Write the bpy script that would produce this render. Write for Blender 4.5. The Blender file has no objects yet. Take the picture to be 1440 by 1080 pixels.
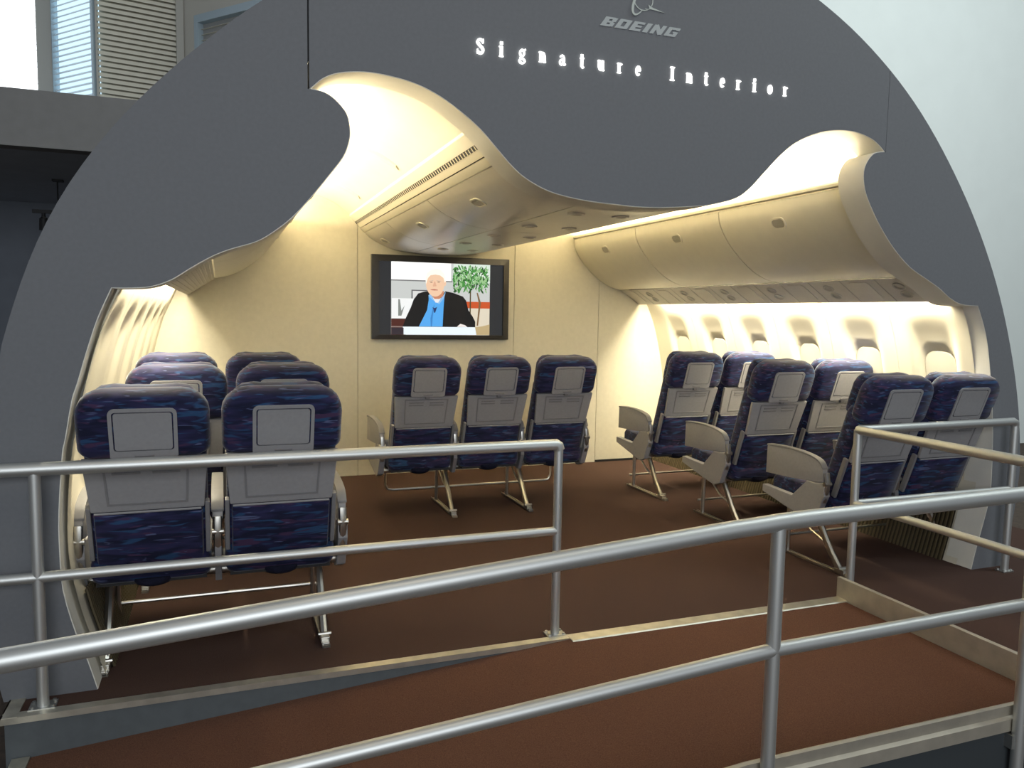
import bpy, bmesh, math, random
from mathutils import Vector, Matrix
random.seed(7)
SC = bpy.context.scene
COL = SC.collection
PI = math.pi

# ------------------------------------------------------------------ camera
cam_d = bpy.data.cameras.new('camera')
cam_d.sensor_width = 36.0
cam_d.lens = 1094.73 / 1440 * 36.0
cam_d.clip_start = 0.05
cam = bpy.data.objects.new('camera', cam_d)
COL.objects.link(cam)
R_ = Vector((0.936286, -0.350858, 0.016379))
U_ = Vector((0.016351, 0.090119, 0.995797))
F_ = Vector((0.350859, 0.932082, -0.090114))
M_ = Matrix((R_, U_, -F_)).transposed().to_4x4()
M_.translation = Vector((-1.845, -3.32, 1.5))
cam.matrix_world = M_
SC.camera = cam

# ------------------------------------------------------------------ world, big lights, exposure
SC.view_settings.view_transform = 'Standard'
SC.view_settings.look = 'None'
SC.view_settings.gamma = 1.0
SC.view_settings.exposure = 0.0
SC.view_settings.use_curve_mapping = False
W = bpy.data.worlds.new('hall_daylight')
SC.world = W
W.use_nodes = True
W.node_tree.nodes['Background'].inputs[0].default_value = (0.80, 0.89, 1.0, 1)
W.node_tree.nodes['Background'].inputs[1].default_value = 0.18


def area_light(name, loc, direction, sx, sy, power, color, long_axis=None):
    d = bpy.data.lights.new(name, 'AREA')
    d.shape = 'RECTANGLE'
    d.size = sx
    d.size_y = sy
    d.energy = power
    d.color = color
    o = bpy.data.objects.new(name, d)
    COL.objects.link(o)
    o.location = loc
    z = -Vector(direction).normalized()
    y = long_axis if long_axis else Vector((0, 0, 1))
    x = Vector(y).cross(z).normalized()
    y = z.cross(x)
    o.rotation_euler = Matrix((x, y, z)).transposed().to_euler()
    return o


# two added fill lights and the overhead hall lamp, well outside the frame
area_light('hall_wall_fill', (5.2, -2.0, 7.5), (0.35, 0.9, -0.75), 4.0, 3.0, 390, (0.90, 1.0, 0.99))  # added fill to brighten the pale right-hand wall, no skylight modelled
area_light('hall_front_fill', (-2.5, -9.5, 3.6), (0.15, 1, -0.12), 7.0, 3.5, 390, (0.90, 0.95, 1.0))  # added broad frontal fill for arch and seat backs, no window modelled
area_light('hall_lamp', (-0.5, -3.2, 6.8), (0.0, 0.25, -1), 1.6, 1.6, 38, (1.0, 0.86, 0.66))

# ------------------------------------------------------------------ materials
MATS = {}


def mat(name, col, rough=0.6, metal=0.0, noise=0.0, nscale=40.0, bump=0.0, spec=0.5, emit=0.0, stretch=(1, 1, 1)):
    if name in MATS:
        return MATS[name]
    m = bpy.data.materials.new(name)
    m.use_nodes = True
    nt = m.node_tree
    b = nt.nodes['Principled BSDF']
    b.inputs['Base Color'].default_value = (*col, 1)
    b.inputs['Roughness'].default_value = rough
    b.inputs['Metallic'].default_value = metal
    b.inputs['Specular IOR Level'].default_value = spec
    if emit:
        b.inputs['Emission Color'].default_value = (*col, 1)
        b.inputs['Emission Strength'].default_value = emit
    if noise or bump:
        tc = nt.nodes.new('ShaderNodeTexCoord')
        mp = nt.nodes.new('ShaderNodeMapping')
        mp.inputs['Scale'].default_value = stretch
        nz = nt.nodes.new('ShaderNodeTexNoise')
        nz.inputs['Scale'].default_value = nscale
        nz.inputs['Detail'].default_value = 4
        nt.links.new(tc.outputs['Object'], mp.inputs['Vector'])
        nt.links.new(mp.outputs['Vector'], nz.inputs['Vector'])
        if noise:
            rp = nt.nodes.new('ShaderNodeValToRGB')
            rp.color_ramp.elements[0].position = 0.3
            rp.color_ramp.elements[1].position = 0.7
            rp.color_ramp.elements[0].color = (*[max(0, c * (1 - noise)) for c in col], 1)
            rp.color_ramp.elements[1].color = (*[min(1, c * (1 + noise)) for c in col], 1)
            nt.links.new(nz.outputs['Fac'], rp.inputs['Fac'])
            nt.links.new(rp.outputs['Color'], b.inputs['Base Color'])
        if bump:
            bp = nt.nodes.new('ShaderNodeBump')
            bp.inputs['Strength'].default_value = bump
            bp.inputs['Distance'].default_value = 0.003
            nt.links.new(nz.outputs['Fac'], bp.inputs['Height'])
            nt.links.new(bp.outputs['Normal'], b.inputs['Normal'])
    MATS[name] = m
    return m


def fabric_mat():
    m = bpy.data.materials.new('seat_fabric')
    m.use_nodes = True
    nt = m.node_tree
    b = nt.nodes['Principled BSDF']
    b.inputs['Roughness'].default_value = 0.85
    b.inputs['Specular IOR Level'].default_value = 0.25
    b.inputs['Sheen Weight'].default_value = 0.25
    b.inputs['Sheen Roughness'].default_value = 0.4
    tc = nt.nodes.new('ShaderNodeTexCoord')
    prev = None
    layers = [((7, 16, 34), 1.0, [(0.40, (0.008, 0.010, 0.034)), (0.62, (0.022, 0.022, 0.075))], None),
              ((8, 20, 48), 1.0, (0.020, 0.060, 0.145), (0.56, 0.65)),
              ((7, 18, 42), 1.0, (0.055, 0.028, 0.075), (0.60, 0.68)),
              ((10, 30, 62), 1.0, (0.09, 0.11, 0.22), (0.66, 0.73))]
    for k, (scale, s, colr, rng) in enumerate(layers):
        mp = nt.nodes.new('ShaderNodeMapping')
        mp.inputs['Scale'].default_value = scale
        mp.inputs['Location'].default_value = (k * 3.1, k * 1.7, k * 5.3)
        mp.inputs['Rotation'].default_value = (0, 0.12 * (k - 1), 0)
        nz = nt.nodes.new('ShaderNodeTexNoise')
        nz.inputs['Scale'].default_value = s
        nz.inputs['Detail'].default_value = 1.5
        nz.inputs['Distortion'].default_value = 0.6
        nt.links.new(tc.outputs['Object'], mp.inputs['Vector'])
        nt.links.new(mp.outputs['Vector'], nz.inputs['Vector'])
        rp = nt.nodes.new('ShaderNodeValToRGB')
        nt.links.new(nz.outputs['Fac'], rp.inputs['Fac'])
        if rng is None:
            for e, (p, c) in zip(rp.color_ramp.elements, colr):
                e.position = p
                e.color = (*c, 1)
            prev = rp.outputs['Color']
        else:
            rp.color_ramp.elements[0].position = rng[0]
            rp.color_ramp.elements[1].position = rng[1]
            mx = nt.nodes.new('ShaderNodeMix')
            mx.data_type = 'RGBA'
            nt.links.new(rp.outputs['Color'], mx.inputs[0])
            nt.links.new(prev, mx.inputs[6])
            mx.inputs[7].default_value = (*colr, 1)
            prev = mx.outputs[2]
    nt.links.new(prev, b.inputs['Base Color'])
    return m


FABRIC = fabric_mat()
FABRIC_D = mat('pouch_fabric', (0.012, 0.013, 0.03), 0.9, noise=0.3, nscale=60, spec=0.2)
PLATE = mat('arch_grey_paint', (0.163, 0.170, 0.182), 0.75, noise=0.04, nscale=60, spec=0.3)
EDGE = mat('arch_edge_white', (0.80, 0.78, 0.70), 0.6, noise=0.03, nscale=8)
CREAM = mat('cabin_cream', (0.72, 0.67, 0.54), 0.55, noise=0.02, nscale=5)
CEIL = mat('cabin_ceiling_cream', (0.86, 0.83, 0.72), 0.6, noise=0.02, nscale=5)
WALLC = mat('partition_laminate', (0.68, 0.64, 0.51), 0.45, noise=0.03, nscale=30)
BIN = mat('bin_cream', (0.80, 0.76, 0.62), 0.42, noise=0.02, nscale=12)
BINC = mat('centre_bin_glossy', (0.74, 0.70, 0.61), 0.30, noise=0.02, nscale=12)
BINDK = mat('bin_gap_dark', (0.05, 0.045, 0.035), 0.8)
LATCH = mat('latch_grey', (0.40, 0.38, 0.31), 0.4)
PSU = mat('service_panel_grey', (0.60, 0.57, 0.50), 0.5, noise=0.02, nscale=20)
PSUD = mat('service_panel_fitting', (0.42, 0.40, 0.35), 0.4)
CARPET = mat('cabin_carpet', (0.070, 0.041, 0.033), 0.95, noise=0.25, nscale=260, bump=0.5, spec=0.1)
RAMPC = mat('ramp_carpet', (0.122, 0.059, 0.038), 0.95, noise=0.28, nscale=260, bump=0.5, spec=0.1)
ALU = mat('brushed_aluminium', (0.56, 0.56, 0.54), 0.38, 1.0, noise=0.08, nscale=30)
RAIL = mat('satin_rail', (0.66, 0.67, 0.65), 0.48, 0.9)
KERB = mat('kerb_aluminium', (0.50, 0.46, 0.38), 0.5, 0.6, noise=0.10, nscale=14)
TRIM = mat('edge_trim_aluminium', (0.62, 0.59, 0.50), 0.42, 0.8, noise=0.12, nscale=18)
FASCIA = mat('platform_fascia_grey', (0.095, 0.108, 0.115), 0.7, noise=0.08, nscale=20)
PLAST = mat('seat_grey_plastic', (0.30, 0.295, 0.30), 0.5, noise=0.04, nscale=60)
PLASTD = mat('seat_grey_plastic_dark', (0.21, 0.205, 0.21), 0.5, noise=0.04, nscale=60)
BLACK = mat('black_gap', (0.012, 0.012, 0.013), 0.6)
DARKM = mat('dark_bezel', (0.022, 0.020, 0.018), 0.35)
SEATM = mat('seat_metal', (0.60, 0.58, 0.53), 0.33, 1.0)
HALLW = mat('hall_white_wall', (0.80, 0.84, 0.82), 0.85, noise=0.015, nscale=3)
HALLP = mat('hall_parapet_grey', (0.25, 0.245, 0.24), 0.85, noise=0.04, nscale=10)
HALLD = mat('hall_dark_blue', (0.26, 0.285, 0.33), 0.85, noise=0.06, nscale=4)
HALLF = mat('hall_floor_brown', (0.06, 0.04, 0.028), 0.8, noise=0.3, nscale=30)
HALLB = mat('hall_beige_wall', (0.55, 0.53, 0.47), 0.85, noise=0.02, nscale=5)
FRAMEB = mat('window_frame_blue', (0.42, 0.52, 0.58), 0.5)
FRAMEG = mat('window_frame_grey', (0.42, 0.41, 0.37), 0.5)
SLATB = mat('slat_beige', (0.74, 0.71, 0.60), 0.5)
SLATW = mat('slat_white', (0.80, 0.84, 0.86), 0.5)
SHADE = mat('window_shade_plastic', (0.66, 0.63, 0.54), 0.4)


def emat(name, col, strength=1.0):
    if name in MATS:
        return MATS[name]
    m = bpy.data.materials.new(name)
    m.use_nodes = True
    b = m.node_tree.nodes['Principled BSDF']
    b.inputs['Base Color'].default_value = (0.01, 0.01, 0.01, 1)
    b.inputs['Roughness'].default_value = 0.4
    b.inputs['Emission Color'].default_value = (*col, 1)
    b.inputs['Emission Strength'].default_value = strength
    b.inputs['Specular IOR Level'].default_value = 0.08
    MATS[name] = m
    return m


DAY = emat('daylight_glass', (0.92, 0.97, 1.0), 2.4)
DAYB = emat('daylight_glass_blue', (0.62, 0.85, 1.0), 1.25)
GLOW = emat('backlit_letter', (1.0, 1.0, 0.95), 3.0)
TUBE = emat('tube_lamp', (1.0, 0.86, 0.55), 5.0)


# ------------------------------------------------------------------ mesh helpers
class MB:
    def __init__(self):
        self.v = []
        self.f = []

    def add(self, vs, fs):
        n = len(self.v)
        self.v += [tuple(p) for p in vs]
        self.f += [tuple(i + n for i in q) for q in fs]
        return self

    def box(self, x0, x1, y0, y1, z0, z1, xf=None):
        vs = [(x, y, z) for x in (x0, x1) for y in (y0, y1) for z in (z0, z1)]
        if xf:
            vs = [xf(*p) for p in vs]
        return self.add(vs, [(0, 1, 3, 2), (4, 6, 7, 5), (0, 4, 5, 1), (2, 3, 7, 6), (0, 2, 6, 4), (1, 5, 7, 3)])

    def loft(self, rings, cap=True, closed=True):
        n = len(rings[0])
        vs = [p for r in rings for p in r]
        fs = []
        for k in range(len(rings) - 1):
            for i in range(n if closed else n - 1):
                j = (i + 1) % n
                fs.append((k * n + i, k * n + j, (k + 1) * n + j, (k + 1) * n + i))
        if cap and closed:
            fs.append(tuple(reversed(range(n))))
            fs.append(tuple((len(rings) - 1) * n + i for i in range(n)))
        return self.add(vs, fs)

    def tube(self, pts, r, n=10, cap=True, flat=None):
        pts = [Vector(p) for p in pts]
        rings = []
        up = None
        for i, p in enumerate(pts):
            if i == 0:
                d = pts[1] - p
            elif i == len(pts) - 1:
                d = p - pts[i - 1]
            else:
                d = (pts[i + 1] - p).normalized() + (p - pts[i - 1]).normalized()
            d.normalize()
            if up is None:
                up = Vector((0, 0, 1)) if abs(d.z) < 0.9 else Vector((1, 0, 0))
                if flat:
                    up = Vector((1, 0, 0))
            a = up.cross(d).normalized()
            b = d.cross(a).normalized()
            up = b
            k = 1.0
            if 0 < i < len(pts) - 1:
                c = max(0.5, d.dot((pts[i + 1] - p).normalized()))
                k = 1 / c
            ra = r if not flat else flat[1]
            rb = r if not flat else flat[0]
            rings.append([p + a * (math.cos(t) * ra * (k if not flat else 1)) + b * (math.sin(t) * rb) for t in
                          [2 * PI * q / n for q in range(n)]])
        return self.loft(rings, cap)

    def prism(self, poly, fn, t0, t1):
        """poly: 2D list; fn(a,b,t)->3D"""
        n = len(poly)
        return self.loft([[fn(a, b, t0) for a, b in poly], [fn(a, b, t1) for a, b in poly]])

    def build(self, name, m, parent=None, smooth=None, bevel=0.0, seg=2):
        me = bpy.data.meshes.new(name)
        me.from_pydata(self.v, [], self.f)
        me.validate()
        bm = bmesh.new()
        bm.from_mesh(me)
        bmesh.ops.recalc_face_normals(bm, faces=bm.faces)
        if bevel:
            es = [e for e in bm.edges if len(e.link_faces) == 2 and e.calc_face_angle(0) > 0.6]
            bmesh.ops.bevel(bm, geom=es, offset=bevel, segments=seg, profile=0.6, affect='EDGES', clamp_overlap=True)
        bm.to_mesh(me)
        bm.free()
        if smooth is not None:
            for p in me.polygons:
                p.use_smooth = True
            me.set_sharp_from_angle(angle=math.radians(smooth))
        me.materials.append(m)
        o = bpy.data.objects.new(name, me)
        COL.objects.link(o)
        o.parent = parent
        return o


def tag(o, label=None, cat=None, group=None, kind=None):
    if label:
        o['label'] = label
    if cat:
        o['category'] = cat
    if group:
        o['group'] = group
    if kind:
        o['kind'] = kind
    return o


def empty(name, loc=(0, 0, 0), label=None, cat=None, group=None, kind=None):
    o = bpy.data.objects.new(name, None)
    o.empty_display_size = 0.1
    COL.objects.link(o)
    o.location = loc
    return tag(o, label, cat, group, kind)


def copy_tree(o, parent=None):
    c = o.copy()
    COL.objects.link(c)
    c.parent = parent
    for ch in list(o.children):
        copy_tree(ch, c)
    return c


def rrect(w0, w1, h0, h1, r, n=5, rt=None):
    """rounded rectangle points (a,b) from corner boxes; r bottom radius, rt top radius"""
    rt = r if rt is None else rt
    pts = []
    for cx, cy, a0, q in ((w1 - r, h0 + r, -PI / 2, r), (w1 - rt, h1 - rt, 0, rt), (w0 + rt, h1 - rt, PI / 2, rt), (w0 + r, h0 + r, PI, r)):
        for k in range(n + 1):
            a = a0 + PI / 2 * k / n
            pts.append((cx + q * math.cos(a), cy + q * math.sin(a)))
    return pts


def catmull(pts, n=6):
    out = []
    P = [pts[0]] + list(pts) + [pts[-1]]
    for i in range(1, len(P) - 2):
        p0, p1, p2, p3 = [Vector(q) for q in P[i - 1:i + 3]]
        for k in range(n):
            t = k / n
            out.append(tuple(0.5 * ((2 * p1) + (p2 - p0) * t + (2 * p0 - 5 * p1 + 4 * p2 - p3) * t * t + (3 * p1 - p0 - 3 * p2 + p3) * t ** 3)))
    out.append(tuple(pts[-1]))
    return out


# =================================================================== LARGE STRUCTURE
XC = 0.05           # centre line of the cabin
YB = 3.75           # partition with the screen
G = -0.22           # hall floor level

tag(MB().box(-14, 14, -8, 12, G - 0.05, G).build('floor_hall', HALLF), 'dark brown hall floor around the raised platform', 'floor', kind='structure')

# platform (carpeted) -------------------------------------------------------
fl = empty('floor', (0, 0, 0), 'dark brown carpeted platform floor of the cabin mock-up', 'floor', kind='structure')
poly = [(-2.58, -0.115), (1.29, -0.115), (1.29, -1.46), (3.6, -1.46), (3.6, YB + 0.1), (-2.58, YB + 0.1)]
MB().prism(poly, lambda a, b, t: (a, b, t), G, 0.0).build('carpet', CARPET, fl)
m = MB()
m.box(-2.60, 1.262, -0.149, -0.112, G, -0.006)
m.box(-2.60, -2.582, -0.112, 0.6, G, -0.022)
m.build('fascia', FASCIA, fl)
t1 = empty('trim_1', (0, 0, 0), 'pale aluminium edging along the platform lip under the short handrail', 'trim', kind='structure')
m = MB()
ang = [(-0.152, -0.020), (-0.152, 0.004), (-0.112, 0.006), (-0.112, 0.001), (-0.147, -0.001), (-0.147, -0.020)]
m.prism(ang, lambda a, b, t: (t, a, b), -2.612, -0.34)
m.build('front_strip', TRIM, t1)
m = MB()
m.box(-2.614, -2.56, -0.15, 1.2, 0.0005, 0.0055)
m.box(-2.614, -2.609, -0.15, 1.2, -0.02, 0.0055)
m.build('side_strip', TRIM, t1)
m = MB()
m.prism([(-0.19, 0.001), (-0.185, 0.006), (-0.118, 0.0075), (-0.112, 0.001)], lambda a, b, t: (t, a, b), -0.345, 1.262)
tag(m.build('trim_2', TRIM), 'pale metal threshold strip between landing and platform carpet', 'trim', kind='structure')

# ramp and landing ----------------------------------------------------------
XR = -0.345
SL = 0.0715
zr = lambda x: 0.0 if x > XR else (x - XR) * SL
rp = empty('floor_ramp', (0, 0, 0), 'red-brown carpeted ramp and landing between the two handrails', 'ramp', kind='structure')
m = MB()
xs = [-2.52, XR, 1.255]
m.loft([[(x, -1.425, G), (x, -0.150, G), (x, -0.150, zr(x) - 0.001), (x, -1.425, zr(x) - 0.001)] for x in xs])
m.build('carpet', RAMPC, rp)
m = MB()
m.box(-2.58, -2.522, -1.425, -0.155, zr(-2.52) - 0.06, zr(-2.52) + 0.006)
m.build('end_strip', TRIM, rp)
m = MB()
m.loft([[(x, -1.445, G), (x, -1.428, G), (x, -1.428, zr(x) + 0.04), (x, -1.445, zr(x) + 0.04)] for x in (-2.55, XR, 1.30)])
m.build('side_fascia', mat('ramp_side_dark', (0.035, 0.042, 0.046), 0.7), rp)
# kerbs
m = MB()
prof = [(-1.428, 0.128), (-1.436, 0.131), (-1.447, 0.128), (-1.443, 0.088), (-1.455, 0.080), (-1.455, 0.036), (-1.428, 0.036)]
m.loft([[(x, a, b + zr(x)) for a, b in prof] for x in (-2.55, XR, 1.30)])
tag(m.build('trim_3', KERB), 'aluminium kerb channel along the outer side of the ramp landing', 'kerb', kind='structure')
m = MB()
m.box(1.264, 1.290, -1.40, -0.105, -0.02, 0.112)
tag(m.build('trim_4', KERB, bevel=0.003), 'low beige metal kerb closing the right end of the landing', 'kerb', kind='structure')

# arch facade ---------------------------------------------------------------
OPEN = [(-2.318, 0), (-2.349, 0.119), (-2.387, 0.237), (-2.425, 0.411), (-2.432, 0.568), (-2.430, 0.715), (-2.412, 0.935), (-2.399, 1.003), (-2.374, 1.143), (-2.353, 1.211), (-2.318, 1.332), (-2.276, 1.461), (-2.227, 1.574)]
OPEN2 = [(-2.227, 1.574), (-2.157, 1.576), (-2.090, 1.583), (-2.019, 1.610), (-1.946, 1.659), (-1.870, 1.706), (-1.800, 1.738), (-1.702, 1.772), (-1.638, 1.812), (-1.563, 1.875), (-1.487, 1.961), (-1.412, 2.057), (-1.357, 2.133), (-1.334, 2.193), (-1.329, 2.242), (-1.339, 2.298), (-1.362, 2.332), (-1.399, 2.365), (-1.439, 2.383), (-1.490, 2.389)]
OPEN3 = [(-1.490, 2.389), (-1.475, 2.403), (-1.439, 2.436), (-1.390, 2.462), (-1.324, 2.478), (-1.246, 2.485), (-1.148, 2.479), (-1.044, 2.460), (-0.942, 2.421), (-0.836, 2.358), (-0.758, 2.300), (-0.691, 2.235), (-0.612, 2.158), (-0.543, 2.108), (-0.438, 2.062), (-0.320, 2.038), (-0.196, 2.026), (-0.073, 2.021), (0.022, 2.018), (0.162, 2.023), (0.366, 2.043), (0.477, 2.063), (0.590, 2.098), (0.668, 2.152), (0.742, 2.226), (0.838, 2.322), (0.936, 2.398), (1.061, 2.455), (1.184, 2.484), (1.317, 2.489), (1.430, 2.465), (1.497, 2.430), (1.534, 2.400)]
OPEN4 = [(1.534, 2.400), (1.465, 2.388), (1.420, 2.345), (1.397, 2.284), (1.410, 2.199), (1.456, 2.112), (1.534, 2.005), (1.638, 1.893), (1.760, 1.797), (1.883, 1.737), (1.989, 1.686), (2.082, 1.630), (2.174, 1.597), (2.305, 1.590)]
OPEN5 = [(2.305, 1.590), (2.384, 1.425), (2.440, 1.214), (2.497, 0.875), (2.519, 0.514), (2.502, 0.379), (2.428, 0.112), (2.402, 0)]
o1 = catmull(OPEN, 3)
o2 = catmull(OPEN2, 4)
o3 = catmull(OPEN3, 4)
o4 = catmull(OPEN4, 4)
o5 = catmull(OPEN5, 4)
# outer rim: radius by angle, as measured
rim = [(-2.594, 1.29), (-2.546, 1.504), (-2.445, 1.812), (-2.348, 1.986), (-2.251, 2.123), (-2.103, 2.293), (-1.977, 2.412), (-1.822, 2.564), (-1.677, 2.697), (1.068, 3.119), (1.295, 2.992), (1.525, 2.841), (1.741, 2.66), (1.975, 2.395), (2.192, 2.114), (2.395, 1.778), (2.544, 1.468), (2.679, 1.039), (2.766, 0.685)]
pol = sorted((math.atan2(z - 0.578, x), math.hypot(x, z - 0.578)) for x, z in rim)


def rad(a):
    if a <= pol[0][0]:
        return pol[0][1] - max(0, min(0.03, (pol[0][0] - a) * 0.15))
    if a >= pol[-1][0]:
        return pol[-1][1]
    s = w = 0
    for p, r in pol:
        k = math.exp(-((a - p) / 0.13) ** 2)
        s += k * r
        w += k
    return s / w if w > 1e-3 else 2.714


def rimpt(a):
    r = 0.75 * rad(a) + 0.25 * 2.714
    return (r * math.cos(a), 0.578 + r * math.sin(a))


a_lo = -0.215
angs = [a_lo + (PI - 2 * a_lo) * k / 120 for k in range(121)]       # right foot to left foot
RIM = [rimpt(a) for a in angs]
RIM[0] = (RIM[0][0], 0.0)
RIM[-1] = (RIM[-1][0], 0.0)
XL_, XR_ = -1.4925, 1.536
gap = 0.0035
gapr = 0.0012
rimL = [p for p in RIM if p[0] < XL_ - gap]
rimR = [p for p in RIM if p[0] > XR_ + gapr]
rimC = [p for p in RIM if XL_ + gap < p[0] < XR_ - gapr]


def zrim(x):
    for (xa, za), (xb, zb) in zip(RIM, RIM[1:]):
        if za > 1.6 and xb <= x <= xa:
            return za + (zb - za) * (x - xa) / (xb - xa)


T = 0.12
wf = empty('wall_front', (0, 0, 0), 'dark grey arched facade panel with the wave-shaped cut-out', 'facade', kind='structure')
fn = lambda a, b, t: (a, t, b)
Lp = o1 + o2[1:-1] + [(XL_ - gap, 2.389), (XL_ - gap, zrim(XL_ - gap))] + rimL
MB().prism(Lp, fn, 0, T).build('panel', PLATE, wf)
Cp = [(XL_ + gap, 2.391)] + o3[1:-1] + [(XR_ - gapr, 2.401), (XR_ - gapr, zrim(XR_ - gapr))] + rimC + [(XL_ + gap, zrim(XL_ + gap))]
MB().prism(Cp, fn, 0, T).build('panel', PLATE, wf)
Rp = [(XR_ + gapr, 2.399)] + o4[1:] + o5[1:] + rimR + [(XR_ + gapr, zrim(XR_ + gapr))]
MB().prism(Rp, fn, 0, T).build('panel', PLATE, wf)
m = MB()
m.box(XL_ - 0.02, XL_ + 0.02, 0.02, T + 0.01, 2.50, zrim(XL_) - 0.04)
m.box(XR_ - 0.02, XR_ + 0.02, 0.02, T + 0.01, 2.50, zrim(XR_) - 0.04)
m.build('seam_backing', BLACK, wf)
# cream lining of the cut-out
line = o1 + o2[1:] + o3[1:] + o4[1:] + o5[1:]
e = 0.0035


def inset(pl, d):
    out = []
    for i, p in enumerate(pl):
        a = Vector(pl[max(0, i - 1)])
        b = Vector(pl[min(len(pl) - 1, i + 1)])
        t = (b - a).normalized()
        out.append((p[0] + t.y * d, p[1] - t.x * d))
    return out


li = inset(line, e)
m = MB()
m.loft([[(x, 0.002, z) for x, z in line], [(x, 0.002, z) for x, z in li], [(x, 0.185, z) for x, z in li], [(x, 0.185, z) for x, z in line]], cap=False, closed=False)
m.build('edge_lining', EDGE, wf, smooth=40)

# back partition ------------------------------------------------------------
wb = empty('wall_back', (0, 0, 0), 'cream laminate partition behind the seats carrying the screen', 'wall', kind='structure')
xs = [-2.75, -0.678, 0.825, 1.735, 2.85]
for a, b in zip(xs, xs[1:]):
    MB().box(a + 0.0025, b - 0.0025, YB, YB + 0.04, 0.0, 2.62).build('panel', WALLC, wb)
MB().box(-2.75, 2.85, YB + 0.02, YB + 0.06, 0, 2.62).build('backing', mat('partition_joint', (0.48, 0.44, 0.33), 0.7), wb)
tag(MB().box(1.735, 2.42, YB - 0.008, YB - 0.0005, 0.0, 0.022).build('baseboard_back', BLACK), 'thin dark skirting at the foot of the cream partition', 'skirting', kind='structure')

# side walls with window scoops ----------------------------------------------
SIDE = catmull([(2.20, 1.72), (2.235, 1.62), (2.32, 1.43), (2.385, 1.21), (2.44, 0.95), (2.465, 0.70), (2.465, 0.50), (2.43, 0.30), (2.375, 0.1), (2.345, 0.0)], 8)
WIN_Y = [0.375 + 0.588 * k for k in range(6)]


def sst(a, b, x):
    t = max(0.0, min(1.0, (x - a) / (b - a)))
    return t * t * (3 - 2 * t)


def scoop(dy, z, big):
    w = 0.205 if big else 0.19
    side = 1 - sst(w * (0.62 if big else 0.55), w, abs(dy))
    top = 1.545 - 0.06 * (abs(dy) / w) ** 2
    up = 1 - sst(top - 0.22, top, z) if not big else 1 - sst(top - 0.16, top, z)
    lo = sst(0.62, 0.86, z)
    return (0.030 if not big else 0.030) * side * up * lo


def side_wall(sgn, name, label):
    root = empty(name, (0, 0, 0), label, 'wall', kind='structure')
    edges = [0.1] + [0.375 + 0.294 + 0.588 * k for k in range(5)] + [YB]
    # resample profile
    prof = []
    for k in range(61):
        z = 1.72 * (1 - k / 60)
        for (xa, za), (xb, zb) in zip(SIDE, SIDE[1:]):
            if zb - 1e-6 <= z <= za + 1e-6:
                prof.append((xa + (xb - xa) * ((z - za) / (zb - za) if za != zb else 0), z))
                break
    for i in range(6):
        y0, y1 = edges[i] + 0.0015, edges[i + 1] - 0.0015
        n = 40
        ys = [y0 + (y1 - y0) * k / n for k in range(n + 1)]
        rows = []
        for x, z in prof:
            row = []
            for y in ys:
                dy = y - WIN_Y[i]
                d = scoop(dy, z, sgn < 0)
                if sgn > 0:
                    # opening for the shade
                    r = max(abs(dy) / 0.125, abs(z - 1.10) / 0.20)
                    rr = ((abs(dy) / 0.125) ** 5 + (abs(z - 1.10) / 0.222) ** 4)
                    d += 0.024 * (1 - sst(0.85, 1.25, rr))
                row.append((XC + sgn * (x + d), y, z))
            rows.append(row)
        mb = MB()
        mb.loft(rows, cap=False, closed=False)
        p = mb.build('sidewall_panel', CREAM, root, smooth=50)
        if sgn > 0:
            # shade: follows the wall a little proud of the bottom of the opening
            mb = MB()
            pts = rrect(-0.118, 0.118, 0.900, 1.308, 0.05, 6, 0.085)

            def pos(a, z, off):
                for (xa, za), (xb, zb) in zip(prof, prof[1:]):
                    if zb <= z <= za:
                        x = xa + (xb - xa) * (z - za) / (zb - za)
                        break
                return (XC + sgn * (x + 0.027 + off), WIN_Y[i] + a, z)
            cen = [(a * 0.5, 1.1 + (b - 1.1) * 0.5) for a, b in pts]
            mb.loft([[pos(a, b, 0.026) for a, b in pts], [pos(a * 0.96, 1.1 + (b - 1.1) * 0.97, 0.014) for a, b in pts], [pos(a, b, 0.012) for a, b in cen]])
            sh = mb.build('window_shade', SHADE, p, smooth=40)
            mb = MB()
            mb.tube([pos(-0.07, 0.965, 0.008), pos(0.07, 0.965, 0.008)], 0.006, 8)
            mb.build('shade_lip', PSUD, p)
    # dark slotted air-return grille along the foot of the wall
    mb = MB()
    gp = [p for p in prof if p[1] <= 0.345]
    mb.loft([[(XC + sgn * (x - 0.012), y, z) for x, z in gp] for y in (0.19, YB - 0.003)], cap=False, closed=False)
    gb = mb.build('floor_grille', mat('grille_tan', (0.035, 0.028, 0.016), 0.5), root, smooth=40)
    mb = MB()
    for k in range(118):
        y = 0.2 + k * 0.03
        mb.loft([[(XC + sgn * (x - 0.012), y, z), (XC + sgn * (x - 0.020), y, z), (XC + sgn * (x - 0.020), y + 0.012, z), (XC + sgn * (x - 0.012), y + 0.012, z)] for x, z in gp[::3]])
    g = mb.build('grille_bars', mat('grille_bar_tan', (0.10, 0.078, 0.040), 0.5), gb)
    g['kind'] = 'stuff'
    return root


side_wall(1, 'wall_right', 'cream cabin side wall with a row of shaded oval windows')
side_wall(-1, 'wall_left', 'cream cabin side wall with tall scooped flutes between ribs')

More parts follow.
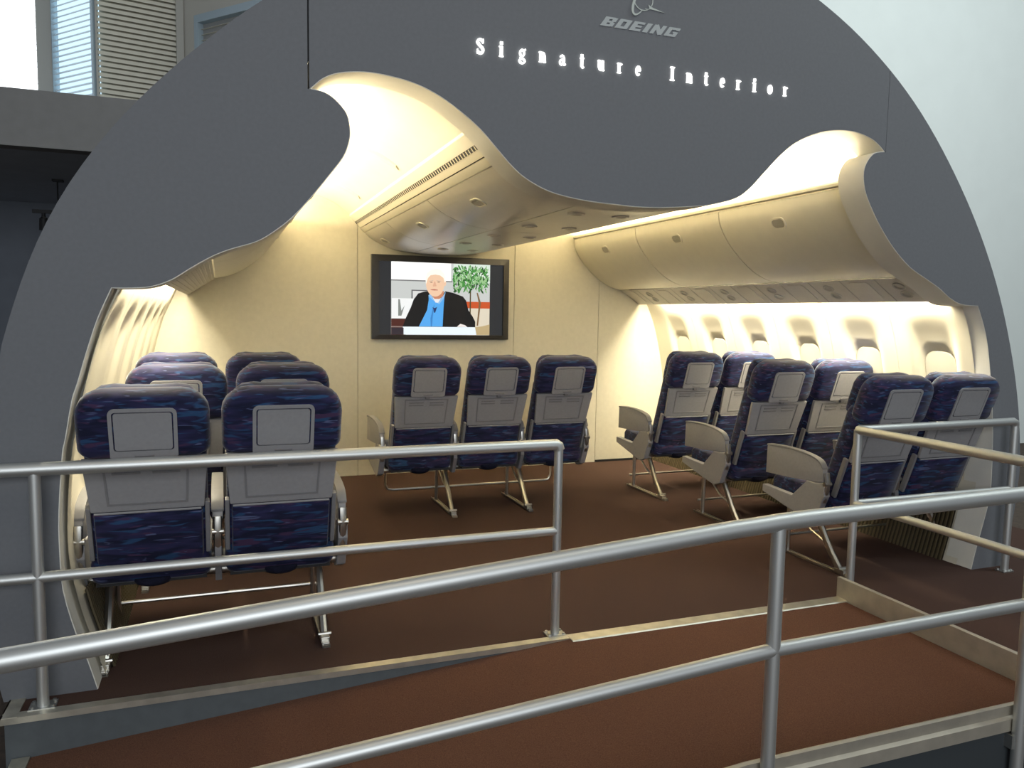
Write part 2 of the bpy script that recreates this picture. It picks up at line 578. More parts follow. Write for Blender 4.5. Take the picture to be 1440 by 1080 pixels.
# ceiling --------------------------------------------------------------------
ce = empty('ceiling', (0, 0, 0), 'cream coved cabin ceiling above the overhead bins', 'ceiling', kind='structure')
COVE = catmull([(0.66, 2.30), (0.72, 2.31), (0.79, 2.345), (0.88, 2.415), (0.99, 2.472), (1.10, 2.505), (1.25, 2.52), (1.40, 2.51), (1.52, 2.48), (1.63, 2.40), (1.70, 2.29)], 5)
for sgn in (-1, 1):
    m = MB()
    m.loft([[(XC + sgn * x, y, z) for x, z in COVE] for y in (T, 1.0, 1.5, 2.8, YB)], cap=False, closed=False)
    m.build('cove_panel', CEIL, ce, smooth=40)
m = MB()
m.box(XC - 0.70, XC + 0.70, T, YB, 2.30, 2.33)
m.build('centre_panel', CEIL, ce)
# transverse joint covers on the left and right coves
cov_in = [p for p in COVE if 0.84 < p[0] < 1.30 and p[1] > 2.3]
for sgn in (-1, 1):
    for y0 in (1.56, 2.95):
        m = MB()
        rings = []
        nn = len(cov_in)
        for k, (x, z) in enumerate(cov_in):
            h = 0.045 * min(1, (k + 0.35) * 0.9)
            rings.append([(XC + sgn * x, y0 - h, z + 0.004), (XC + sgn * x, y0 - h * 0.7, z - 0.012), (XC + sgn * x, y0 + h * 0.7, z - 0.012), (XC + sgn * x, y0 + h, z + 0.004)])
        m.loft(rings)
        m.build('joint_cover', CEIL, ce, smooth=50)

# =================================================================== LAMPS OF THE CABIN
WARM = (1.0, 0.84, 0.56)
COOLW = (1.0, 0.90, 0.66)


def cove_lamp(sgn, label):
    r = empty('cove_lamp', (XC + sgn * 1.56, 0, 2.27), label, 'lamp')
    m = MB()
    m.tube([(0, 0.25, 0), (0, YB - 0.08, 0)], 0.013, 8)
    m.build('tube', TUBE, r)
    m = MB()
    m.prism([(-0.05, -0.02), (-0.05, 0.01), (-0.045, 0.01), (-0.04, -0.014), (0.04, -0.014), (0.045, 0.01), (0.10, 0.022), (0.160, 0.035), (0.170, 0.02), (0.05, -0.02)], lambda a, b, t: (sgn * a, t, b), 0.13, YB - 0.002)
    m.build('trough', BIN, r)
    a = area_light('cove_lamp_light', (0, (YB + 0.2) / 2, 0.018), (-sgn * 0.45, 0, 1), 0.05, YB - 0.35, 58, WARM, Vector((0, 1, 0)))
    a.parent = r
    return r


def wash_lamp(sgn, power, label):
    r = empty('wash_lamp', (XC + sgn * 2.180, 0, 1.700), label, 'lamp')
    m = MB()
    m.tube([(0, 0.25, 0), (0, YB - 0.08, 0)], 0.010, 8)
    m.build('tube', TUBE, r)
    a = area_light('wash_lamp_light', (0, (YB - 0.16) / 2, -0.012), (sgn * 0.05, 0, -1), 0.07, YB - 0.50, power, COOLW, Vector((0, 1, 0)))
    a.parent = r
    return r


cove_lamp(-1, 'warm tube lamp in the ceiling cove above the fluted wall side bins')
cove_lamp(1, 'warm tube lamp in the ceiling cove above the window side bins')
wash_lamp(-1, 78, 'warm tube lamp washing the fluted side wall')
wash_lamp(1, 135, 'warm tube lamp washing the windowed side wall')

# =================================================================== OVERHEAD BINS
DOOR = catmull([(1.395, 2.232), (1.405, 2.16), (1.445, 2.08), (1.52, 1.985), (1.62, 1.892), (1.72, 1.823), (1.82, 1.778), (1.918, 1.757)], 5)


def latch(parent, place, w=0.085, h=0.05):
    """place(u, v, out) -> 3D"""
    m = MB()
    o = rrect(-w / 2, w / 2, -h / 2, h / 2, h * 0.42, 4)
    i = [(a * 0.84, b * 0.74) for a, b in o]
    m.loft([[place(a, b, -0.002) for a, b in o], [place(a, b, 0.006) for a, b in o], [place(a, b, 0.006) for a, b in i], [place(a, b, 0.0) for a, b in i]])
    l = m.build('latch', BIN, parent, smooth=35)
    m = MB()
    m.loft([[place(a * 0.83, b * 0.73, -0.001) for a, b in o], [place(a * 0.83, b * 0.73, 0.002) for a, b in o]])
    m.loft([[place(a * 0.8, b * 0.16 - h * 0.08, 0.0) for a, b in o], [place(a * 0.8, b * 0.16 - h * 0.08, 0.0055) for a, b in o]])
    m.build('latch_handle', LATCH, parent, smooth=35)


def side_bin(sgn, y0, y1, label, group):
    r = empty('overhead_bin', (XC, 0, 0), label, 'overhead bin', group)
    m = MB()
    body = [(x + 0.012, z + 0.006) for x, z in DOOR] + [(1.97, 1.775), (2.11, 1.735), (2.25, 1.735), (2.25, 1.95), (1.98, 2.17), (1.70, 2.240), (1.42, 2.240)]
    m.prism(body, lambda a, b, t: (sgn * a, t, b), y0 + 0.001, y1 - 0.001)
    m.build('bin_body', BINDK, r)
    inner = [(x + 0.014, z + 0.008) for x, z in DOOR]
    m = MB()
    m.prism(list(DOOR) + list(reversed(inner)), lambda a, b, t: (sgn * a, t, b), y0 + 0.0055, y1 - 0.0055)
    d = m.build('bin_door', BIN, r, smooth=30)
    # seam of the upper rail of the door
    m = MB()
    m.box(sgn * 1.393, sgn * 1.396, y0 + 0.004, y1 - 0.004, 2.187, 2.190)
    k = 8
    p0, p1 = Vector(DOOR[k]), Vector(DOOR[k + 2])
    t = (p1 - p0).normalized()
    n = Vector((t.y, -t.x))
    if n.x > 0:
        n = -n
    pc = (p0 + p1) / 2
    yc = (y0 + y1) / 2

    def place(u, v, out):
        q = pc - t * v + n * out
        return (sgn * q.x, yc + u, q.y)
    latch(d, place, 0.13, 0.080)
    return r


YS = [0.19, 1.365, 2.54, YB - 0.002]
nm = ['nearest the arch', 'middle of the row', 'against the screen partition']
for sgn, side in ((1, 'window side'), (-1, 'fluted wall side')):
    for k in range(3):
        side_bin(sgn, YS[k], YS[k + 1], 'cream curved overhead bin on the %s, %s' % (side, nm[k]), 'overhead bins along the side walls')
    m = MB()
    m.prism([(1.383, 2.247), (1.383, 2.266), (1.41, 2.280), (1.43, 2.277), (1.43, 2.247)], lambda a, b, t: (XC + sgn * a, t, b), 0.13, YB - 0.002)
    tag(m.build('light_valance', BIN, bevel=0.003), 'cream rail above the bin doors on the %s' % side, 'trim rail')

# passenger service panels ----------------------------------------------------
A = Vector((1.925, 1.753))
Bv = Vector((2.14, 1.612))
TT = (Bv - A).normalized()
NN = Vector((TT.y, -TT.x))            # facing down and inward
if NN.y > 0:
    NN = -NN
for sgn, side in ((1, 'window side'), (-1, 'fluted wall side')):
    for k in range(3):
        y0, y1 = YS[k], YS[k + 1]
        r = empty('service_panel', (XC, 0, 0), 'grey-cream service panel under the %s overhead bin %s' % (side, nm[k]), 'service panel', 'service panels below the bins')

        def P3(s, y, out):
            q = A + TT * s + NN * out
            return (sgn * q.x, y, q.y)
        L = (Bv - A).length
        m = MB()
        m.loft([[P3(0.004, y, 0.001), P3(L, y, 0), P3(L + 0.004, y, -0.012), P3(L, y, -0.02), P3(0.06, y, -0.02), P3(0.012, y, -0.003)] for y in (y0 + 0.002, y1 - 0.002)])
        pb = m.build('panel_body', PSU, r)
        n = 4 if sgn > 0 else 0
        for j in range(n):
            yy = y0 + (y1 - y0) * (j + 0.5) / n
            if j % 2 == 0:
                for ds in (0.085, 0.17):
                    m = MB()
                    ring = lambda rr, o: [P3(ds + rr * math.sin(t), yy + 1.25 * rr * math.cos(t), o) for t in [2 * PI * q / 16 for q in range(16)]]
                    m.loft([ring(0.036, 0), ring(0.034, 0.007), ring(0.024, 0.007), ring(0.020, 0.001)])
                    m.build('reading_light', PSUD, pb, smooth=40)
            else:
                m = MB()
                pts = rrect(0.03, 0.225, yy - 0.085, yy + 0.085, 0.03, 4)
                m.loft([[P3(a, b, 0) for a, b in pts], [P3(a, b, 0.005) for a, b in pts]])
                m.build('mask_hatch', PSU, pb, smooth=40)
            m = MB()
            m.loft([[P3(0.01, yb, 0), P3(L - 0.01, yb, 0), P3(L - 0.01, yb, 0.003), P3(0.01, yb, 0.003)] for yb in (yy + 0.13, yy + 0.137)])
            m.build('joint_rib', PSUD, pb)
        if sgn < 0:
            m = MB()
            for q in range(9):
                s = 0.012 + q * 0.027
                m.loft([[P3(s, y, 0.0), P3(s + 0.012, y, 0.0), P3(s + 0.010, y, 0.004), P3(s + 0.002, y, 0.004)] for y in (y0 + 0.01, y1 - 0.01)])
            m.build('ribbing', PSU, pb)

# centre bins ------------------------------------------------------------------
CD = catmull([(0.665, 2.195), (0.61, 2.150), (0.53, 2.106), (0.44, 2.070), (0.34, 2.047), (0.24, 2.036)], 5)
YC = [0.19, 1.50, 2.80, YB - 0.002]
for k in range(3):
    for sgn in (-1, 1):
        y0, y1 = YC[k], YC[k + 1]
        sd = 'fluted wall aisle' if sgn < 0 else 'window aisle'
        r = empty('centre_overhead_bin', (XC, 0, 0), 'glossy centre bin opening to the %s, %s' % (sd, nm[k]), 'overhead bin', 'centre overhead bins')
        m = MB()
        body = [(x - 0.004, z + 0.010) for x, z in CD] + [(0.236, 2.062), (0.0, 2.062), (0.0, 2.29), (0.664, 2.29)]
        m.prism(body, lambda a, b, t: (sgn * a, t, b), y0 + 0.001, y1 - 0.001)
        m.build('bin_body', BINDK, r)
        inner = [(x - 0.004, z + 0.013) for x, z in CD]
        m = MB()
        m.prism(list(CD) + list(reversed(inner)), lambda a, b, t: (sgn * a, t, b), y0 + 0.005, y1 - 0.005)
        d = m.build('bin_door', BINC, r, smooth=30)
        m = MB()
        m.prism([(0.670, 2.199), (0.704, 2.232), (0.696, 2.240), (0.660, 2.208)], lambda a, b, t: (sgn * a, t, b), y0 + 0.001, y1 - 0.001)
        m.build('upper_rail', BIN, r)
        i = 8
        p0, p1 = Vector(CD[i]), Vector(CD[i + 3])
        t = (p1 - p0).normalized()
        n = Vector((t.y, -t.x))
        if n.y > 0:
            n = -n
        pc = Vector(CD[i + 1]) * 0.5 + Vector(CD[i + 2]) * 0.5
        yc = {0: 0.86, 1: 2.13, 2: 3.47}[k]

        def place(u, v, out):
            q = pc + t * v + n * out
            return (sgn * q.x, yc + u, q.y)
        latch(d, place, 0.15, 0.080)
    # underside service panel of the centre bin
    r = empty('centre_service_panel', (XC, 0, 0), 'glossy service panel under the centre bins, %s' % nm[k], 'service panel', 'service panels below the centre bins')
    m = MB()
    pr = [(-0.235, 2.034), (-0.12, 2.028), (0, 2.026), (0.12, 2.028), (0.235, 2.034), (0.235, 2.045), (-0.235, 2.045)]
    m.prism(pr, lambda a, b, t: (a, t, b), YC[k] + 0.002, YC[k + 1] - 0.002)
    pb = m.build('panel_body', BINC, r, smooth=30)
    for dx in (-0.13, 0.13):
        for dy in (0.26, 0.92):
            yy = YC[k] + dy
            if yy > YB - 0.1:
                continue
            m = MB()
            ring = lambda rr, z: [(dx + rr * math.cos(t), yy + rr * math.sin(t), z) for t in [2 * PI * q / 18 for q in range(18)]]
            m.loft([ring(0.048, 2.032), ring(0.046, 2.021), ring(0.032, 2.021), ring(0.028, 2.027)])
            m.build('reading_light', BINC, pb, smooth=40)

# perforated air strips beside the centre bins
for sgn, sd in ((-1, 'fluted wall aisle'), (1, 'window aisle')):
    m = MB()
    m.prism([(0.706, 2.240), (0.735, 2.272), (0.72, 2.30), (0.708, 2.30), (0.700, 2.25)], lambda a, b, t: (sgn * a, t, b), 0.135, YB - 0.003)
    r = m.build('air_grille', BIN, ce)
    r.location = (XC, 0, 0)
    m = MB()
    m.prism([(0.736, 2.270), (0.750, 2.288), (0.745, 2.30), (0.725, 2.30)], lambda a, b, t: (sgn * a, t, b), 0.135, YB - 0.003)
    m.build('slot_backing', BLACK, r)
    m = MB()
    nb = 80
    for k in range(nb):
        y = 0.15 + (YB - 0.17) * k / nb
        m.prism([(0.7365, 2.2690), (0.7508, 2.2872), (0.748, 2.292), (0.733, 2.275)], lambda a, b, t: (sgn * a, t, b), y, y + 0.012)
    g = m.build('slot_bars', BIN, r)
    g['kind'] = 'stuff'
    m = MB()
    m.prism([(0.752, 2.288), (0.800, 2.335), (0.80, 2.36), (0.745, 2.31)], lambda a, b, t: (sgn * a, t, b), 0.135, YB - 0.003)
    m.build('upper_strip', CEIL, r, bevel=0.004)

# =================================================================== SEATS
BB = Vector((0.105, 0.40))                  # bottom of the back (y, z)
BD = Vector((-0.330, 0.944)).normalized()   # up along the back
BN = Vector((-BD.y, BD.x))                  # towards the rear
if BN.x > 0:
    BN = -BN


def bk(x, s, w):
    q = BB + BD * s + BN * w
    return (x, q.x, q.y)


def pill(m, cx, pts, w0, w1, soft=0.02, k=0.88, xf=bk):
    """pillow: silhouette pts (x,s) extruded along w with softened faces"""
    cs = sum(p[1] for p in pts) / len(pts)
    c = lambda f: [(a * f, cs + (b - cs) * f) for a, b in pts]
    sg = 1 if w1 > w0 else -1
    rings = []
    for f, w in ((k * 0.6, w0), (k, w0 + sg * soft * 0.12), (0.5 + k / 2, w0 + sg * soft * 0.4), (1.0, w0 + sg * soft), (1.0, w1 - sg * soft), (0.5 + k / 2, w1 - sg * soft * 0.4), (k, w1 - sg * soft * 0.12), (k * 0.6, w1)):
        rings.append([xf(cx + a, b, w) for a, b in c(f)])
    m.loft(rings)
    return m


def one_seat(root, cx):
    # backrest with its sub-parts
    m = MB()
    pill(m, cx, rrect(-0.225, 0.225, -0.03, 0.63, 0.05, 4), -0.125, 0.0, 0.035, 0.93)
    back = m.build('backrest', FABRIC, root, smooth=60)
    m = MB()
    pts = rrect(-0.24, 0.24, 0.545, 0.818, 0.04, 5, 0.098)
    pill(m, cx, pts, -0.085, 0.040, 0.04, 0.90)
    hs = m.build('head_section', FABRIC, root, smooth=60)
    m = MB()
    pts = [(-0.20, 0.56), (0.20, 0.56), (0.205, 0.62), (0.205, 0.73), (0.190, 0.765), (0.165, 0.787), (0.12, 0.793), (0.06, 0.787), (-0.06, 0.787), (-0.12, 0.793), (-0.165, 0.787), (-0.190, 0.765), (-0.205, 0.73), (-0.205, 0.62)]
    pill(m, cx, pts, -0.165, -0.070, 0.03, 0.92)
    m.build('headrest', FABRIC, root, smooth=60)
    # monitor
    m = MB()
    o = rrect(-0.122, 0.122, 0.553, 0.770, 0.010, 4, 0.024)
    i = rrect(-0.108, 0.108, 0.588, 0.757, 0.012, 4)
    m.loft([[bk(cx + a, b, 0.030) for a, b in o], [bk(cx + a, b, 0.046) for a, b in o], [bk(cx + a, b, 0.046) for a, b in i], [bk(cx + a, b, 0.036) for a, b in i]])
    mo = m.build('monitor_frame', PLAST, hs, smooth=30)
    m = MB()
    m.loft([[bk(cx + a * 0.985, b, 0.034) for a, b in i], [bk(cx + a * 0.985, b, 0.037) for a, b in i]])
    m.build('monitor_gap', BLACK, hs)
    m = MB()
    i2 = rrect(-0.103, 0.103, 0.593, 0.752, 0.010, 4)
    m.loft([[bk(cx + a, b, 0.036) for a, b in i2], [bk(cx + a, b, 0.047) for a, b in i2]])
    m.build('monitor_panel', PLAST, hs)
    # tray table
    m = MB()
    tr = [(-0.212, 0.300), (0.212, 0.300), (0.230, 0.542), (-0.230, 0.542)]
    m.loft([[bk(cx + a, b, 0.002) for a, b in tr], [bk(cx + a, b, 0.024) for a, b in tr]])
    ta = m.build('tray_table', PLAST, back, bevel=0.006)
    m = MB()
    o = [(-0.150, 0.33), (0.150, 0.33), (0.158, 0.525), (-0.158, 0.525)]
    i = [(-0.142, 0.338), (0.142, 0.338), (0.150, 0.517), (-0.150, 0.517)]
    m.loft([[bk(cx + a, b, 0.020) for a, b in o], [bk(cx + a, b, 0.0275) for a, b in o], [bk(cx + a, b, 0.0275) for a, b in i], [bk(cx + a, b, 0.020) for a, b in i]])
    for a in (-0.125, 0.022):
        for s in (0.494, 0.474):
            m.box(cx + a, cx + a + 0.103, s, s + 0.009, 0.020, 0.028, lambda x, y, z: bk(x, y, z))
    m.build('tray_rib', PLASTD, back)
    m = MB()
    m.box(cx - 0.016, cx + 0.016, 0.535, 0.565, 0.024, 0.044, lambda x, y, z: bk(x, y, z))
    m.box(cx - 0.035, cx + 0.035, 0.563, 0.572, 0.036, 0.050, lambda x, y, z: bk(x, y, z))
    m.build('tray_latch', PLASTD, back, bevel=0.003)
    for sx in (-1, 1):
        m = MB()
        m.box(cx + sx * 0.214, cx + sx * 0.232, 0.06, 0.315, -0.02, 0.012, lambda x, y, z: bk(x, y, z))
        m.build('tray_arm', PLASTD, back, bevel=0.004)
    # pocket
    m = MB()
    pill(m, cx, rrect(-0.205, 0.205, -0.035, 0.292, 0.03, 4, 0.012), -0.02, 0.024, 0.018, 0.96)
    m.build('literature_pocket', FABRIC, back, smooth=60)
    m = MB()
    m.tube([bk(cx - 0.2, 0.293, 0.022), bk(cx + 0.2, 0.293, 0.022)], 0.005, 6)
    m.build('pocket_rim', PLAST, back)
    # cushion
    m = MB()
    fnc = lambda x, s, w: (x, s, w - (0.36 - s) * 0.06)
    pill(m, cx, rrect(-0.235, 0.235, 0.07, 0.63, 0.04, 4), 0.36, 0.482, 0.035, 0.94, fnc)
    m.build('seat_cushion', FABRIC, root, smooth=60)
    m = MB()
    m.box(cx - 0.215, cx + 0.215, 0.09, 0.56, 0.335, 0.372)
    m.build('seat_pan', BLACK, root)
    # life-vest pouch
    m = MB()
    rings = []
    for k in range(7):
        a = PI * k / 6
        yy = 0.16 - 0.10 * math.cos(a)
        rr = max(0.25, math.sin(a)) ** 0.6
        rings.append([(cx + 0.10 * rr * math.cos(t), yy, 0.362 + 0.055 * rr * math.sin(t)) for t in [-PI + PI * q / 12 for q in range(13)]])
    m.loft(rings)
    m.build('vest_pouch', FABRIC_D, root, smooth=60)


def armrest(root, x, outer):
    top = catmull([(0.610, 0.680), (0.50, 0.688), (0.36, 0.688), (0.24, 0.678), (0.15, 0.656), (0.110, 0.615)], 4)
    if outer:
        poly = top + [(0.105, 0.545), (0.20, 0.530), (0.40, 0.515), (0.614, 0.505)]
        t = 0.017
    else:
        poly = top + [(0.105, 0.585), (0.20, 0.60), (0.36, 0.635), (0.605, 0.630)]
        t = 0.022
    m = MB()
    m.prism(poly, lambda a, b, q: (q, a, b), x - t, x + t)
    arm = m.build('armrest', PLAST, root, smooth=30, bevel=0.004)
    m = MB()
    tp = [(a, b + 0.001) for a, b in top]
    m.prism(tp + [(a, b + 0.012) for a, b in reversed(tp)], lambda a, b, q: (q, a, b), x - t - 0.004, x + t + 0.004)
    m.build('armrest_cap', PLASTD, arm, smooth=30, bevel=0.003)
    m = MB()
    m.tube([(x, 0.095, 0.60), (x, 0.085, 0.545), (x, 0.088, 0.50), (x, 0.11, 0.42)], 0.014, 8, flat=(0.018, 0.012))
    m.tube([(x - 0.024, 0.088, 0.535), (x + 0.024, 0.088, 0.535)], 0.014, 10)
    m.build('recline_hinge', SEATM, root, smooth=40)
    m = MB()
    if outer:
        poly = [(0.635, 0.425), (0.635, 0.378), (0.44, 0.335), (0.30, 0.305), (0.220, 0.290), (0.155, 0.315), (0.085, 0.46), (0.095, 0.542), (0.16, 0.530), (0.235, 0.528), (0.36, 0.412)]
        m.prism(poly, lambda a, b, q: (q, a, b), x - 0.022, x + 0.022)
        m.build('side_shroud', PLAST, root, bevel=0.006)
    else:
        m.prism([(0.50, 0.32), (0.14, 0.30), (0.08, 0.42), (0.10, 0.56), (0.16, 0.56), (0.22, 0.42), (0.50, 0.40)], lambda a, b, q: (q, a, b), x - 0.014, x + 0.014)
        m.build('seat_divider', PLASTD, root, bevel=0.003)


def leg_set(root, x):
    m = MB()
    m.box(x - 0.017, x + 0.017, -0.035, 0.60, 0.0, 0.006)
    m.box(x - 0.017, x - 0.012, -0.035, 0.60, 0.0, 0.013)
    m.box(x + 0.012, x + 0.017, -0.035, 0.60, 0.0, 0.013)
    m.build('floor_track', SEATM, root)
    m = MB()
    m.tube([(x, 0.50, 0.34), (x, 0.505, 0.18), (x, 0.51, 0.012)], 0.012, 8, flat=(0.013, 0.018))
    m.build('front_leg', SEATM, root, smooth=40)
    m = MB()
    m.tube(catmull([(x, 0.32, 0.345), (x, 0.26, 0.30), (x, 0.20, 0.215), (x, 0.135, 0.12), (x, 0.055, 0.030)], 4), 0.012, 8, flat=(0.018, 0.022))
    m.build('rear_leg', SEATM, root, smooth=40)
    m = MB()
    m.tube([(x, 0.485, 0.33), (x, 0.30, 0.20), (x, 0.17, 0.155)], 0.008, 6)
    m.build('leg_brace', SEATM, root, smooth=40)
    m = MB()
    m.box(x - 0.020, x + 0.020, 0.0, 0.075, 0.010, 0.034)
    m.tube([(x - 0.030, 0.03, 0.040), (x + 0.030, 0.03, 0.040)], 0.009, 8)
    m.box(x - 0.015, x + 0.015, -0.03, 0.01, 0.008, 0.020)
    m.build('floor_fitting', SEATM, root, bevel=0.003)


def make_bench(n, sp, legs, name):
    root = empty(name)
    cs = [(i - (n - 1) / 2) * sp for i in range(n)]
    for c in cs:
        one_seat(root, c)
    for i in range(n + 1):
        outer = i in (0, n)
        x = cs[0] - sp / 2 + i * sp
        if outer:
            x += 0.012 * (-1 if i == 0 else 1)
        armrest(root, x, outer)
    h = n * sp / 2
    for y in (0.20, 0.44):
        m = MB()
        m.tube([(-h + 0.01, y, 0.335), (h - 0.01, y, 0.335)], 0.022, 10)
        m.build('seat_beam', SEATM, root, smooth=40)
    for x in legs:
        leg_set(root, x)
    m = MB()
    e0 = h - 0.10
    if n == 2:
        m.tube([(legs[0] - 0.03, 0.53, 0.105), (legs[-1] + 0.03, 0.53, 0.105)], 0.009, 8)
    else:
        m.tube([(-e0, 0.53, 0.33), (-e0, 0.54, 0.15), (-e0 + 0.02, 0.545, 0.112), (-e0 + 0.06, 0.545, 0.105), (e0 - 0.06, 0.545, 0.105), (e0 - 0.02, 0.545, 0.112), (e0, 0.54, 0.15), (e0, 0.53, 0.33)], 0.009, 8)
    m.build('baggage_bar', SEATM, root, smooth=40)
    return root


dbl = make_bench(2, 0.525, (-0.445, 0.445), 'double_seat')
first = True
rows = [(0.140, 'nearest the arch'), (1.115, 'middle row'), (2.095, 'nearest the screen wall')]
shift = {(False, 'nearest the arch'): 0.0, (False, 'middle row'): 0.075, (False, 'nearest the screen wall'): 0.03,
         (True, 'nearest the arch'): 0.055, (True, 'middle row'): 0.075, (True, 'nearest the screen wall'): 0.03}
for (cx, sd) in ((-1.865, 'beside the fluted wall'), (1.955, 'beside the cabin windows')):
    for y, w in rows:
        o = dbl if first else copy_tree(dbl)
        first = False
        o.location = (cx + shift[(cx > 0, w)], y, 0)
        o.scale = (1, 1, {'nearest the arch': 1.0, 'middle row': 1.02, 'nearest the screen wall': 1.022}[w])
        tag(o, 'blue patterned double airline seat %s, %s' % (sd, w), 'airline seat', 'double airline seats')
tri = make_bench(3, 0.535, (-0.30, 0.30), 'triple_seat')
tri.location = (0.055, 2.10, 0)
tag(tri, 'blue patterned triple airline seat standing below the screen', 'airline seat')

# =================================================================== SCREEN ON THE PARTITION
TX0, TX1, TZ0, TZ1 = -0.560, 0.748, 1.250, 2.010
tv = empty('television', ((TX0 + TX1) / 2, YB, TZ0), 'flat black television on the cream partition showing a seated man', 'television')
tx = lambda px: (px - 70) / 1315 * (TX1 - TX0) - (TX1 - TX0) / 2
tz = lambda pz: (868 - pz) / 811 * (TZ1 - TZ0)
m = MB()
o = [(tx(70), tz(868)), (tx(1385), tz(868)), (tx(1385), tz(57)), (tx(70), tz(57))]
i = [(tx(137), tz(825)), (tx(1330), tz(825)), (tx(1330), tz(118)), (tx(137), tz(118))]
m.loft([[(a, -0.001, b) for a, b in o], [(a, -0.055, b) for a, b in o], [(a, -0.058, b) for a, b in i], [(a, -0.030, b) for a, b in i]], cap=False)
m.build('bezel', DARKM, tv)
m = MB()
m.box(tx(137), tx(1330), -0.030, -0.010, tz(825), tz(118))
scr = m.build('screen', emat('screen_black', (0.030, 0.032, 0.036), 1.0), tv)
lay = [0]


def pic(name, pts, col, st=1.0):
    lay[0] += 1
    y = -0.030 - 0.0006 * lay[0]
    mm = MB()
    q = [(tx(a), tz(b)) for a, b in pts]
    mm.loft([[(a, y + 0.0005, b) for a, b in q], [(a, y, b) for a, b in q]])
    return mm.build(name, emat('screen_%s' % name if name not in ('x',) else name, col, st), scr)


def rct(a, b, c, d):
    return [(a, d), (c, d), (c, b), (a, b)]


def ell(cx, cy, rx, ry, n=20, rot=0.0):
    return [(cx + rx * math.cos(t) * math.cos(rot) - ry * math.sin(t) * math.sin(rot), cy + rx * math.cos(t) * math.sin(rot) + ry * math.sin(t) * math.cos(rot)) for t in [-2 * PI * k / n for k in range(n)]]


pic('office_wall', rct(250, 118, 1200, 825), (0.62, 0.64, 0.62))
pic('white_board', rct(250, 118, 815, 292), (0.95, 0.95, 0.93), 1.15)
pic('board_edge', rct(250, 290, 830, 302), (0.22, 0.22, 0.22))
pic('window_light', rct(838, 118, 1200, 300), (0.75, 0.85, 0.75), 1.0)
pic('picture_frame', rct(438, 385, 595, 470), (0.14, 0.14, 0.15))
pic('picture_mat', rct(450, 396, 585, 470), (0.75, 0.75, 0.74))
pic('paper_stack', rct(255, 470, 460, 665), (0.85, 0.86, 0.85), 1.1)
pic('paper_shadow', [(315, 640), (345, 640), (375, 540), (345, 590), (330, 480), (315, 480)], (0.25, 0.27, 0.25))
pic('wooden_shelf', rct(250, 668, 385, 825), (0.085, 0.025, 0.02))
pic('shelf_edge', rct(250, 741, 385, 752), (0.30, 0.22, 0.20))
pic('beige_cabinet', rct(1000, 555, 1198, 825), (0.78, 0.70, 0.55))
pic('red_shelf', rct(940, 490, 1200, 556), (0.62, 0.10, 0.03))
pic('plant_stem', [(998, 610), (1010, 610), (1012, 280), (1000, 280)], (0.10, 0.07, 0.03))
pic('plant_branch', [(1070, 730), (1084, 730), (1110, 500), (1078, 400), (1066, 400), (1090, 510)], (0.22, 0.13, 0.06))
for nme, col, cnt in (('dark_leaves', (0.02, 0.09, 0.022), 110), ('green_leaves', (0.07, 0.30, 0.06), 110), ('pale_leaves', (0.34, 0.58, 0.28), 50)):
    lay[0] += 1
    y = -0.030 - 0.0006 * lay[0]
    mm = MB()
    for k in range(cnt):
        a = random.uniform(830, 1180)
        b = random.uniform(150, 390)
        if b > 330 and random.random() < 0.4:
            b -= 90
        rot = random.choice((-1, 1)) * random.uniform(0.7, 1.5)
        q = [(tx(u), tz(v)) for u, v in ell(a, b, random.uniform(18, 34), random.uniform(6, 10), 6, rot)]
        q = [(max(tx(800), min(tx(1197), u)), min(tz(121), v)) for u, v in q]
        yy = y - 0.000002 * k
        mm.add([(u, yy, v) for u, v in q], [tuple(range(6))])
    g = mm.build(nme, emat('screen_' + nme, col, 1.0), scr)
    g['kind'] = 'stuff'
pic('jacket', [(355, 745), (385, 660), (430, 560), (458, 480), (500, 420), (560, 400), (605, 395), (640, 470), (700, 480), (758, 392), (830, 405), (930, 440), (962, 480), (985, 575), (1030, 640), (1055, 690), (1055, 745)], (0.012, 0.012, 0.014))
pic('shirt', [(508, 742), (545, 665), (585, 580), (600, 480), (598, 432), (640, 470), (700, 480), (752, 420), (742, 560), (735, 742)], (0.10, 0.42, 0.90))
pic('shirt_fold', [(620, 742), (632, 742), (640, 640), (655, 520), (640, 560), (618, 660)], (0.05, 0.24, 0.62))
pic('collar', [(596, 440), (612, 418), (655, 478), (690, 500), (735, 440), (762, 396), (748, 455), (700, 520), (668, 500), (636, 480)], (0.30, 0.55, 0.85))
pic('undershirt', [(640, 462), (715, 462), (690, 506), (665, 506)], (0.85, 0.85, 0.88))
pic('neck', [(615, 400), (745, 390), (738, 440), (700, 470), (655, 470), (622, 435)], (0.62, 0.26, 0.15))
pic('ear', ell(752, 312, 13, 30, 12), (0.90, 0.60, 0.42))
pic('head', ell(660, 320, 88, 128, 28), (0.92, 0.62, 0.42))
pic('hair', [(572, 330), (566, 270), (580, 220), (620, 185), (665, 172), (715, 185), (748, 225), (762, 290), (752, 310), (738, 262), (705, 238), (660, 232), (615, 240), (590, 268)], (1.0, 0.93, 0.82), 1.1)
pic('brow', [(600, 296), (640, 288), (640, 294), (600, 302)], (0.70, 0.52, 0.40))
pic('brow_right', [(672, 288), (715, 292), (715, 298), (672, 294)], (0.70, 0.52, 0.40))
pic('eye', ell(622, 308, 13, 4, 10), (0.25, 0.13, 0.09))
pic('eye_right', ell(692, 304, 13, 4, 10), (0.25, 0.13, 0.09))
pic('nose', [(650, 300), (658, 300), (672, 345), (640, 350), (636, 342)], (0.80, 0.45, 0.30))
pic('mouth', [(612, 378), (650, 374), (684, 380), (684, 386), (650, 388), (620, 384)], (0.55, 0.18, 0.13))
